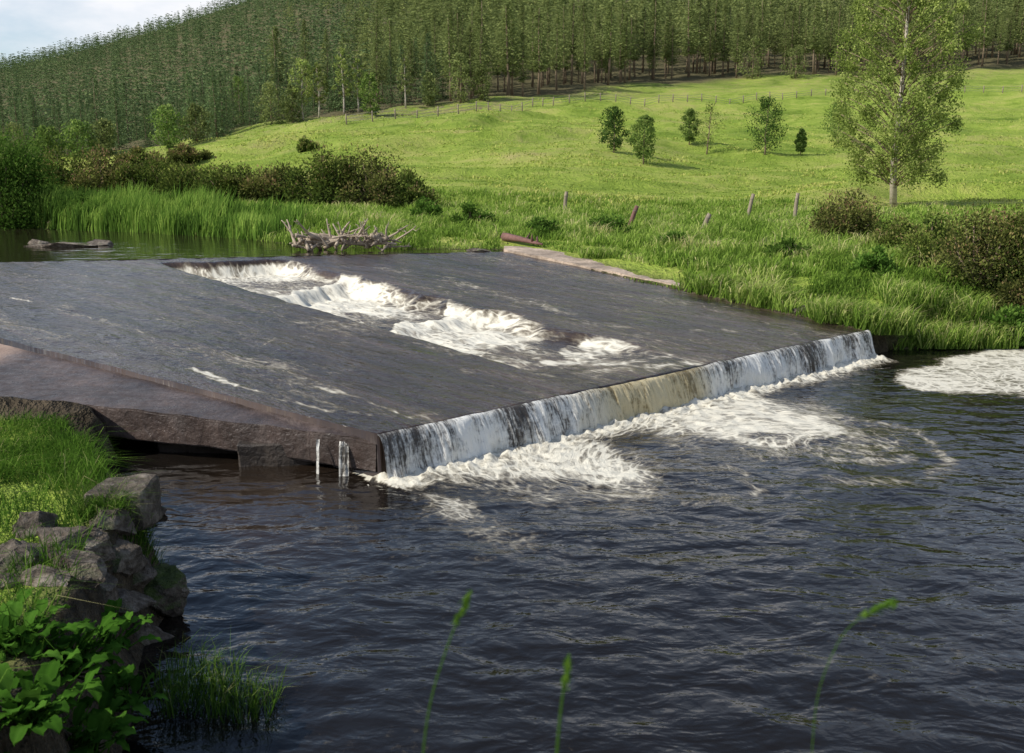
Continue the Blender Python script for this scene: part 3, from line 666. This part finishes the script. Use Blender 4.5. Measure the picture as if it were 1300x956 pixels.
bush(1280,436,60,60,M_willow,'leafy green nettle clump at the right water edge',250,'plant','leafy_plant',2500,.09)
bush(5,288,125,135,M_willow,'bright green willow bush at the left edge of the upper pool',251,'willow bush','willow_bush',16000,.1)
bush(-50,290,150,150,M_willow,'willow bush mostly outside the left edge of the picture',252,'willow bush','willow_bush',9000,.12)
for i,(px,py,w_,h_,lb) in enumerate([(110,285,60,42,'low leafy bush among the reeds at left'),(545,280,50,30,'leafy weeds right of the gorse mound'),(600,285,60,28,'leafy weeds above the weir crest'),(690,300,50,26,'weed clump above the reddish log'),(1000,330,60,30,'leafy weeds in the tall grass at right'),
   (770,300,70,30,'leafy weeds below the reddish leaning post'),(860,318,60,26,'leafy weeds below the short stub post'),(1110,350,60,36,'leafy weeds in front of the right thicket')]):
    bush(px,py,w_,h_,M_willow,lb,260+i,'weeds','weed_clump',2500,.09)

# ---------------------------------------------------------------- broadleaf trees
def tree(px,py,hpx,wpx,label,seed,mat=M_small,bark=M_bark,z0=.28,nc=26,nl=3500,ls=.16,cat='tree',name='young_tree',group=None,prof=None,loc=None,fn=TH,rcf=.26,tr=.022,airy=1.,qm=.8,limb=1.):
    p=hit(px,py,fn,20,900) if loc is None else loc
    dd=p[1]; h_=hpx*dd/F; w_=wpx*dd/F; rr=np.random.default_rng(seed)
    root=empty(name,(p[0],p[1],p[2]-.05),label,cat,group)
    tk=MB(); cr=MB(); lm=MB(); n=7; zz=np.linspace(0,h_*.9,n); wob=rr.normal(0,.012*h_,(n,2)); wob[0]=0
    pts=np.stack([wob[:,0].cumsum()*.6,wob[:,1].cumsum()*.6,zz],-1); rad=h_*tr*(1-zz/h_)+.012
    tube(tk,pts,rad,8)
    ls=max(ls,dd*.0014)
    for i in range(nc):
        f=(i+rr.uniform())/nc; z=h_*(z0+(1-z0)*f)*.97
        pr=(math.sin(math.pi*min(1,(f*.86+.12)))**.7) if prof is None else prof(f)
        a=i*2.4+rr.uniform(-.5,.5); q=rr.uniform(.05,1)**.55*pr*w_*.5*qm
        rc=w_*rcf*rr.uniform(.5,1.2)*(.5+.5*pr)
        c=np.array([np.cos(a)*q,np.sin(a)*q,min(z,h_-rc*.6)])
        zj=max(min(z-q*.7,h_*.85),h_*z0*.6)
        j=np.array([np.interp(zj,zz,pts[:,0]),np.interp(zj,zz,pts[:,1]),zj])
        tube(lm,[j,(j+c)/2+[0,0,.1*q],c],[h_*tr*.32*limb,h_*tr*.18*limb,h_*.0016],5)
        m=int(nl/nc); b=ball(m,rr,.5); pos=b*[rc,rc,rc*.85]+c; pos[:,2]-=airy*.12*rc*rr.uniform(0,1,m)
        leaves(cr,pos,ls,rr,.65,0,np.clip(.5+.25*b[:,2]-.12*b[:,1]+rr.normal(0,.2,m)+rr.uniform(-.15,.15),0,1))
    tk.build('trunk',bark,root,True); lm.build('limbs',M_bark,root,True); cr.build('crown',mat,root); return root
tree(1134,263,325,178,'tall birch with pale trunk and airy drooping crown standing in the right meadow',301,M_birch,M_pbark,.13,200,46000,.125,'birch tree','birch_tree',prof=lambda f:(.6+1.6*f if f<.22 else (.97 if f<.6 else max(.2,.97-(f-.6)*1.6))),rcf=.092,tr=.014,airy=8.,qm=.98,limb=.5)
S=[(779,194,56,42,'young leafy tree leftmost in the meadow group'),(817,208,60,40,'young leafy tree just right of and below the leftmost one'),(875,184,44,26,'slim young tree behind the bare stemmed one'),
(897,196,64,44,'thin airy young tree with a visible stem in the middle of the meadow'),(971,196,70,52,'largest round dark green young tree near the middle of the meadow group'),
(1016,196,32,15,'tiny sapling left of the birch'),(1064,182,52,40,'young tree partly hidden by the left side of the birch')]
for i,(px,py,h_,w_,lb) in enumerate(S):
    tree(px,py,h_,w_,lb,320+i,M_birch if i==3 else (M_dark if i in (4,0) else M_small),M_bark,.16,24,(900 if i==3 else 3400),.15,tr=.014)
# ---------------------------------------------------------------- forest
def conifer(kind,seed,nlev,nb,per,ls):
    rr=np.random.default_rng(seed); tk=MB(); cr=MB()
    n=5; zz=np.linspace(0,.97,n); tube(tk,np.stack([.006*rr.normal(size=n).cumsum(),.006*rr.normal(size=n).cumsum(),zz],-1),(.010 if kind=='spruce' else .014)*(1-zz)+.0015,5)
    z0=.06 if kind=='spruce' else rr.uniform(.24,.42); R=.20 if kind=='spruce' else rr.uniform(.15,.2)
    for i in range(nlev):
        f=(i+rr.uniform(-.5,.5))/nlev; f=min(max(f,0),1); z=z0+(1-z0)*f
        rad=R*((1-f)**.85 if kind=='spruce' else (1-f)**1.0*(.5+.9*min(f*3,1))*.95)*rr.uniform(.65,1.25)+.005
        for j in range(nb):
            if rr.uniform()<(.08 if kind=='spruce' else .24): continue
            a=2*np.pi*(j+rr.uniform(-.5,.5))/nb+i*.9; L=rad*rr.uniform(.5,1.25); q=np.linspace(.15,1,per)
            dr=-.35 if kind=='spruce' else -.15+.3*f
            pos=np.stack([np.cos(a)*L*q,np.sin(a)*L*q,z+L*q*dr+L*q*q*.12],-1)+rr.normal(0,.010,(per,3))
            dv=np.tile([np.cos(a),np.sin(a),-.25],(per,1))
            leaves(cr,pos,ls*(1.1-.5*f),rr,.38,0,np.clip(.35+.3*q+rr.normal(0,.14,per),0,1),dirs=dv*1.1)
    return tk,cr
protos={}
for kind,mat in (('spruce',M_spruce),('pine',M_pine)):
    protos[kind]=[]
    for v in range(10):
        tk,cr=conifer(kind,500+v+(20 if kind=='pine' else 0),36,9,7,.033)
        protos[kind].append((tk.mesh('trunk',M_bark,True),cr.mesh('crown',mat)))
rr=np.random.default_rng(77)
pts=[]
for (sp_,d0,d1,t0,t1) in ((5.0,140,330,-.62,.66),(5.6,330,430,-.62,.62),(5.8,430,640,-.62,-.02),(6.8,640,860,-.62,-.1)):
    gx=np.arange(-.66*d1,.66*d1,sp_); gy=np.arange(d0,d1,sp_); a,b=np.meshgrid(gx,gy)
    a=a.ravel()+rr.uniform(-.7,.7,a.size)*sp_; b=b.ravel()+rr.uniform(-.7,.7,b.size)*sp_
    t=a/b; ok=(t>t0)&(t<t1)&(b>dedge(a,b)+rr.uniform(0,9,a.size)+8*pn(a/15,b/15,3)); pts.append(np.stack([a[ok],b[ok]],-1))
pts=np.concatenate(pts)
keepm=rr.uniform(0,1,len(pts))<np.where(pts[:,1]-dedge(pts[:,0],pts[:,1])<25,.8,1); pts=pts[keepm]
off_=pts[:,1]-dedge(pts[:,0],pts[:,1]); order=np.argsort(off_+np.where(np.abs(pts[:,0]/pts[:,1])>.54,1000,0))
pts=pts[order]; zs=H(pts[:,0],pts[:,1]); pxp=CX+F*pts[:,0]/pts[:,1]
left=pxp+rr.normal(0,55,len(pts))<500
patch=fbm(pts[:,0]/35,pts[:,1]/35,2,6)
hh=np.where(left,rr.uniform(7.,13,len(pts)),rr.uniform(10.5,19,len(pts)))*(1+.25*patch)
NI=290
print('TREES',len(pts))
lab={'spruce':('dark green spruce in the front rows of the plantation at left','spruce trees along the lower edge of the left plantation','spruce tree','spruce_tree'),
     'pine':('tall green pine with bare lower trunk in the front rows above the meadow','pines in the front rows above the meadow','pine tree','pine_tree')}
for i in range(NI):
    kind='spruce' if left[i] else 'pine'; tkm,crm=protos[kind][i%10]; lb=lab[kind]
    e=empty(lb[3],(pts[i,0],pts[i,1],zs[i]-.1),lb[0],lb[2],lb[1],rr.uniform(0,6.28)); s=hh[i]; wsc=rr.uniform(.75,1.35); e.scale=(s*wsc,s*wsc,s)
    for nm,me in (('trunk',tkm),('crown',crm)):
        o=bpy.data.objects.new(nm,me); C.objects.link(o); o.parent=e
def stuff(mask,kind,mat,name,label,nl,nb,per,ls):
    idx=np.where(mask)[0]; mb=MB()
    for v in range(8):
        id_=idx[v::8]
        if len(id_)==0: continue
        tk,cr=conifer(kind,700+v,nl,nb,per,ls)
        tv=np.concatenate(cr.V); tq=np.concatenate(cr.Q); ta=np.concatenate(cr.A)
        n=len(id_); a=rr.uniform(0,6.28,n); s=hh[id_]; w=s*rr.uniform(.85,1.45,n)
        X=(tv[None,:,0]*np.cos(a)[:,None]-tv[None,:,1]*np.sin(a)[:,None])*w[:,None]+pts[id_,0][:,None]
        Y=(tv[None,:,0]*np.sin(a)[:,None]+tv[None,:,1]*np.cos(a)[:,None])*w[:,None]+pts[id_,1][:,None]
        Z=tv[None,:,2]*s[:,None]+zs[id_][:,None]
        Q=(tq[None]+(np.arange(n)*len(tv))[:,None,None]).reshape(-1,4)
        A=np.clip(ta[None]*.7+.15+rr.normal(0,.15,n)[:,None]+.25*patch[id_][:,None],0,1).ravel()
        mb.add(np.stack([X,Y,Z],-1).reshape(-1,3),Q,None,A)
    o=mb.build(name,mat); tag(o,label,'forest',None,'stuff')
rest=np.arange(len(pts))>=NI
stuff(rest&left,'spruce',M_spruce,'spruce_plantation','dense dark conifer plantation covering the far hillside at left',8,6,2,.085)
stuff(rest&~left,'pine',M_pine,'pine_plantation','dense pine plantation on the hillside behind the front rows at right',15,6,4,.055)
bt=[(20,200,42,52),(62,199,38,50),(100,200,46,52),(135,197,44,46),(215,188,52,52),(250,180,46,46),(305,160,60,46),(345,157,50,46),(385,152,74,46),(405,150,66,34),(437,146,80,38),(455,143,66,30),(470,145,50,30),(515,137,64,26),(372,155,46,30),(585,130,60,36),(612,128,44,30),(955,100,50,44),(1010,100,40,38),(545,134,40,30)]
for i,(px,py,h_,w_) in enumerate(bt):
    pale=i in (8,9,10,11,13)
    lb=('pale stemmed birch' if pale else 'rounded leafy tree')+[' at the far left foot of the plantation',' second from left at the foot of the plantation',' third from left at the foot of the plantation',' fourth from left at the foot of the plantation',' where the left meadow narrows to the forest',' just right of the narrowing meadow',' below the dark spruces left of the pale birches',' second below the dark spruces left of the pale birches',' leftmost of the pale birches at the forest edge',' second of the pale birches at the forest edge',' tallest of the pale birches at the forest edge',' fourth of the pale birches at the forest edge',' rightmost beside the pale birches',' standing alone against the forest right of the birch group',' low in front of the pale birches',' above the brown heather patch',' right of the tree above the heather patch',' in front of the tall pines above the largest young tree',' in front of the tall pines left of the big birch',' left of the tree above the heather patch'][i]
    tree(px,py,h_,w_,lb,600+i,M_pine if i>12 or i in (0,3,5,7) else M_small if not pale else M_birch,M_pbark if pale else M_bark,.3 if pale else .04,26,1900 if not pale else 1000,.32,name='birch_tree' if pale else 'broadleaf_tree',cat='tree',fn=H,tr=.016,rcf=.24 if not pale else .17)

# ---------------------------------------------------------------- far stock fence
fp=[(440,158),(480,153),(600,141),(700,134),(850,129),(1000,126),(1150,121),(1300,117),(1400,114)]
fh=np.array([hit(a,b,H,60,500) for a,b in fp]); Lf=np.concatenate([[0],np.cumsum(np.linalg.norm(np.diff(fh[:,:2],axis=0),axis=1))])
root=empty('stock_fence',tuple(fh[0]),'long thin post and wire fence along the top of the meadow below the pines','fence'); o0=fh[0]
a=np.arange(0,Lf[-1],3.4)[:96]; fx=np.interp(a,Lf,fh[:,0]); fy=np.interp(a,Lf,fh[:,1]); fz=H(fx,fy)
mb=MB(); tube(mb,[(0,0,-.3),(0,0,.7),(0,0,1.35)],[.1,.1,.09],6); pm=mb.mesh('post',M_post)
for i in range(len(a)):
    o=bpy.data.objects.new('post',pm); C.objects.link(o); o.parent=root; o.location=(fx[i]-o0[0],fy[i]-o0[1],fz[i]-o0[2]); o.rotation_euler=(random.uniform(-.06,.06),random.uniform(-.06,.06),0)
for hz in (.35,.75,1.15):
    mb=MB(); tube(mb,np.stack([fx-o0[0],fy-o0[1],fz-o0[2]+hz],-1),.02,4); mb.build('wire',M_wire,root)
# ---------------------------------------------------------------- near posts
for i,(px,py,top,dxp,lb) in enumerate([(716,270,244,3,'leftmost weathered fence post in the bank grass'),(797,290,262,11,'reddish fence post leaning right in the bank grass'),(890,294,272,10,'short stub post leaning in the middle of the bank grass'),(948,277,247,7,'fence post tilting right left of the upright pair end'),(1008,279,246,3,'rightmost upright fence post in the bank grass')]):
    h=hit(px,py,TH,10,200); hm=(py-top)*h[1]/F; ln=dxp*h[1]/F
    root=empty('fence_post',(h[0],h[1],h[2]-.1),lb,'fence post')
    n=6; f=np.linspace(0,1,n); mb=MB(); tube(mb,np.stack([ln*f+.008*np.sin(f*7),0*f,(hm+.1)*f],-1),.085-.012*f,8)
    mb.build('stake',M_log if i==1 else M_post,root,False)
    mb=MB(); q=np.array([ln*.8,0,(hm+.1)*.8]); th=np.linspace(0,2*np.pi,14); tube(mb,np.stack([q[0]+.085*np.cos(th),.085*np.sin(th),q[2]+.01*np.sin(th*2)],-1),.006,4); mb.build('wire_loop',M_wire,root)
# ---------------------------------------------------------------- driftwood
h=P(442,318,1.14); root=empty('driftwood_pile',(h[0],h[1],1.14),'tangle of bleached driftwood branches stranded on the weir crest','driftwood'); root.scale=(1.0,.9,1.15)
rr=np.random.default_rng(5)
def branch(p0,p1,r0,seed,parent,name='branch',mat=M_drift,n=9,bend=.12):
    q=np.random.default_rng(seed); f=np.linspace(0,1,n)[:,None]; p0=np.array(p0,float); p1=np.array(p1,float); L=np.linalg.norm(p1-p0)
    w=q.normal(0,bend*L*.25,(n,3)).cumsum(0)*f*(1-f*.6); pts_=p0+(p1-p0)*f+w*.7; pts_[:,2]=np.maximum(pts_[:,2],-.03)
    mb=MB(); tube(mb,pts_,r0*(1-.8*f[:,0])+.006,6)
    for j in range(3):
        i=q.integers(2,n-1); d=q.normal(size=3); d[2]=abs(d[2])*.6; d/=np.linalg.norm(d); e=pts_[i]+d*L*.18
        tube(mb,[pts_[i],(pts_[i]+e)/2+q.normal(0,.03,3),e],[r0*.4,r0*.25,.004],5)
    return mb.build(name,mat,parent,True)
branch((-1.3,.1,.2),(1.4,-.3,.12),.10,1,root,'main_log')
branch((-1.0,-.1,.35),(.6,.2,.05),.08,2,root,'main_log')
for i in range(64):
    a=rr.uniform(-1.4,1.2); p0=(a,rr.uniform(-.4,.5),rr.uniform(0,.35)); p1=(a+rr.uniform(-.5,.8),rr.uniform(-.5,.5),rr.uniform(0,.7)); branch(p0,p1,rr.uniform(.02,.05),10+i,root)
a_=hit(640,306,TH,10,60); b_=hit(690,315,TH,10,60)
root=empty('fallen_log',(a_[0],a_[1],a_[2]),'reddish fallen log lying at the far end of the concrete strip','log')
branch((0,0,.12),(b_[0]-a_[0],b_[1]-a_[1],b_[2]-a_[2]+.12),.12,77,root,'log_trunk',M_log,bend=.04)

# ---------------------------------------------------------------- foreground plants
def dock(px,py,n,L,label,seed,lo=2.):
    rr=np.random.default_rng(seed); a=hit(px,py,TH,lo,60); root=empty('dock_plant',tuple(a),label,'dock plant')
    mb=MB(); sm_=MB()
    for i in range(n):
        az=rr.uniform(0,6.28); el=rr.uniform(.3,1.15); l=L*rr.uniform(.6,1.2); w=l*rr.uniform(.34,.46)
        pet=L*rr.uniform(.25,.9); dr=np.array([np.cos(az)*np.cos(el),np.sin(az)*np.cos(el),np.sin(el)]); b0=np.array([rr.normal(0,.09),rr.normal(0,.09),0]); b=b0+dr*pet
        tube(sm_,[b0*0+[0,0,-.03],b0+dr*pet*.4,b],[.006,.005,.004],5,.6)
        side=np.array([-np.sin(az),np.cos(az),0]); k=9
        vs=[]
        for j in range(k):
            f=j/(k-1); drop=-.75*f*f*l*.7*(1.3-el*.6); c=b+dr*l*f*.9+np.array([0,0,drop]); ww=w*.5*(math.sin(math.pi*min(1,f*.82+.12))**.8)*(1 if f<1 else .05)
            rip=.008*math.sin(f*17+i)
            vs+= [c-side*ww+[0,0,.2*ww+rip],c-side*ww*.5+[0,0,.08*ww],c,c+side*ww*.5+[0,0,.08*ww],c+side*ww+[0,0,.2*ww-rip]]
        q=[(j*5+m,j*5+m+1,(j+1)*5+m+1,(j+1)*5+m) for j in range(k-1) for m in range(4)]
        v0=rr.uniform(.1,.95); av=np.array([v0,v0-.1,v0+.15,v0-.1,v0]*k)
        mb.add(np.array(vs),q,None,np.clip(av,0,1))
    mb.build('leaves',M_dock,root,True); sm_.build('stem',M_dock,root,True)
dock(85,850,64,.19,'broad leaved dock plant at the bottom left corner',1)
dock(15,825,50,.19,'dock plant at the left edge above the corner one',2)
dock(135,895,50,.17,'dock plant lowest beside the sedge',3)
dock(40,915,60,.20,'dock plant at the very bottom left corner',4)
dock(135,818,32,.15,'small dock plant below the shaded stones',6)
dock(100,950,50,.19,'dock plant half cut by the bottom edge at left',7)
dock(1290,425,20,.2,'leafy dock on the far bank at the right edge',5,6)
def stem(path,z_y,label,head,seed,wid=.004):
    rr=np.random.default_rng(seed)
    pts=[]
    for (px,py) in path:
        rv=ray(px,py); k=z_y/rv[1]; pts.append([rv[0]*k,z_y,CH+rv[2]*k])
    pts=np.array(pts); g=float(TH(np.array([pts[0,0]]),np.array([z_y-.15]))[0])
    base=np.array([pts[0,0]-.05,z_y-.15,g]); P_=np.vstack([base,pts])
    f=np.linspace(0,1,len(P_)); ff=np.linspace(0,1,24); Q=np.stack([np.interp(ff,f,P_[:,i]) for i in range(3)],-1)
    for _ in range(4): Q[1:-1]=(Q[:-2]+2*Q[1:-1]+Q[2:])/4
    root=empty('wild_grass',tuple(base),label,'wild grass'); Q=Q-base
    mb=MB(); tube(mb,Q,wid*(1-.6*ff)*.4+.0005,5,.3); mb.build('stalk',G_near,root,True)
    if head:
        m=90; k=rr.uniform(1-head,1,m); c=np.stack([np.interp(k,ff,Q[:,i]) for i in range(3)],-1); dv=Q[-1]-Q[-6]; dv/=np.linalg.norm(dv)
        mb=MB(); leaves(mb,c+rr.normal(0,.0022,(m,3)),.011,rr,.3,0,rr.uniform(.4,.8,m),dirs=np.tile(dv*1.5,(m,1))); mb.build('seed_head',G_near,root)
stem([(535,960),(548,880),(575,800),(598,752)],1.2,'tall blurred grass stem rising in the middle of the foreground',.2,1,.003)
stem([(705,980),(712,900),(722,835)],1.1,'short foreground grass blade right of the middle stem',.2,3,.005)
stem([(1030,980),(1035,880),(1068,803),(1100,778),(1136,765)],1.2,'arching foreground grass stem with seed head at right',.24,4,.001)

# ---------------------------------------------------------------- light
az=math.radians(252); el=math.radians(39)
S_=Vector((math.sin(az)*math.cos(el),math.cos(az)*math.cos(el),math.sin(el)))
sl=bpy.data.lights.new('sun','SUN'); sl.energy=5.0; sl.angle=math.radians(.5); sl.color=(1.,.95,.85)
so=bpy.data.objects.new('sun',sl); C.objects.link(so); so.rotation_euler=S_.to_track_quat('Z','Y').to_euler(); so.location=(-20,-5,30)
w=bpy.data.worlds.new('World'); bpy.context.scene.world=w; w.use_nodes=True; nt=w.node_tree; nt.nodes.clear()
out=nt.nodes.new('ShaderNodeOutputWorld'); bg=nt.nodes.new('ShaderNodeBackground'); sky=nt.nodes.new('ShaderNodeTexSky'); sky.sky_type='NISHITA'; sky.sun_disc=False; sky.sun_elevation=el; sky.sun_rotation=az
sky.dust_density=1.0; sky.altitude=200
def W(ty,**k):
    n=nt.nodes.new(ty)
    for a,b in k.items(): setattr(n,a,b)
    return n
tc=W('ShaderNodeTexCoord'); mp=W('ShaderNodeMapping'); mp.inputs['Scale'].default_value=(1,1,2.6); mp.inputs['Location'].default_value=(.35,.2,.1)
ns_=W('ShaderNodeTexNoise'); ns_.inputs['Scale'].default_value=2.6; ns_.inputs['Detail'].default_value=7; ns_.inputs['Roughness'].default_value=.58
rp=W('ShaderNodeMapRange'); rp.inputs[1].default_value=.38; rp.inputs[2].default_value=.60
sx3=W('ShaderNodeSeparateXYZ'); hz=W('ShaderNodeMapRange',interpolation_type='SMOOTHSTEP'); hz.inputs[1].default_value=.28; hz.inputs[2].default_value=.5; hz.inputs[3].default_value=1.; hz.inputs[4].default_value=.05
mu=W('ShaderNodeMath',operation='MULTIPLY')
mx=W('ShaderNodeMix',data_type='RGBA'); mx.inputs[7].default_value=(6.6,6.7,7.0,1)
L=nt.links.new
L(tc.outputs['Generated'],mp.inputs[0]); L(mp.outputs[0],ns_.inputs['Vector']); L(ns_.outputs['Fac'],rp.inputs[0]); L(tc.outputs['Generated'],sx3.inputs[0]); L(sx3.outputs[2],hz.inputs[0])
L(rp.outputs[0],mu.inputs[0]); L(hz.outputs[0],mu.inputs[1]); L(mu.outputs[0],mx.inputs[0])
L(sky.outputs[0],mx.inputs[6]); L(mx.outputs[2],bg.inputs[0]); bg.inputs[1].default_value=.145; L(bg.outputs[0],out.inputs[0])
# ---------------------------------------------------------------- camera
cd=bpy.data.cameras.new('camera'); cam=bpy.data.objects.new('camera',cd); C.objects.link(cam); cam.location=(0,0,CH); cam.rotation_euler=(math.pi/2-TILT,0,0)
cd.sensor_width=36; cd.lens=36*F/1300; cd.clip_start=.05; cd.clip_end=3000
cd.dof.use_dof=True; cd.dof.focus_distance=17; cd.dof.aperture_fstop=5.
bpy.context.scene.camera=cam
sc=bpy.context.scene; sc.view_settings.view_transform='Standard'; sc.view_settings.look='None'; sc.view_settings.exposure=0
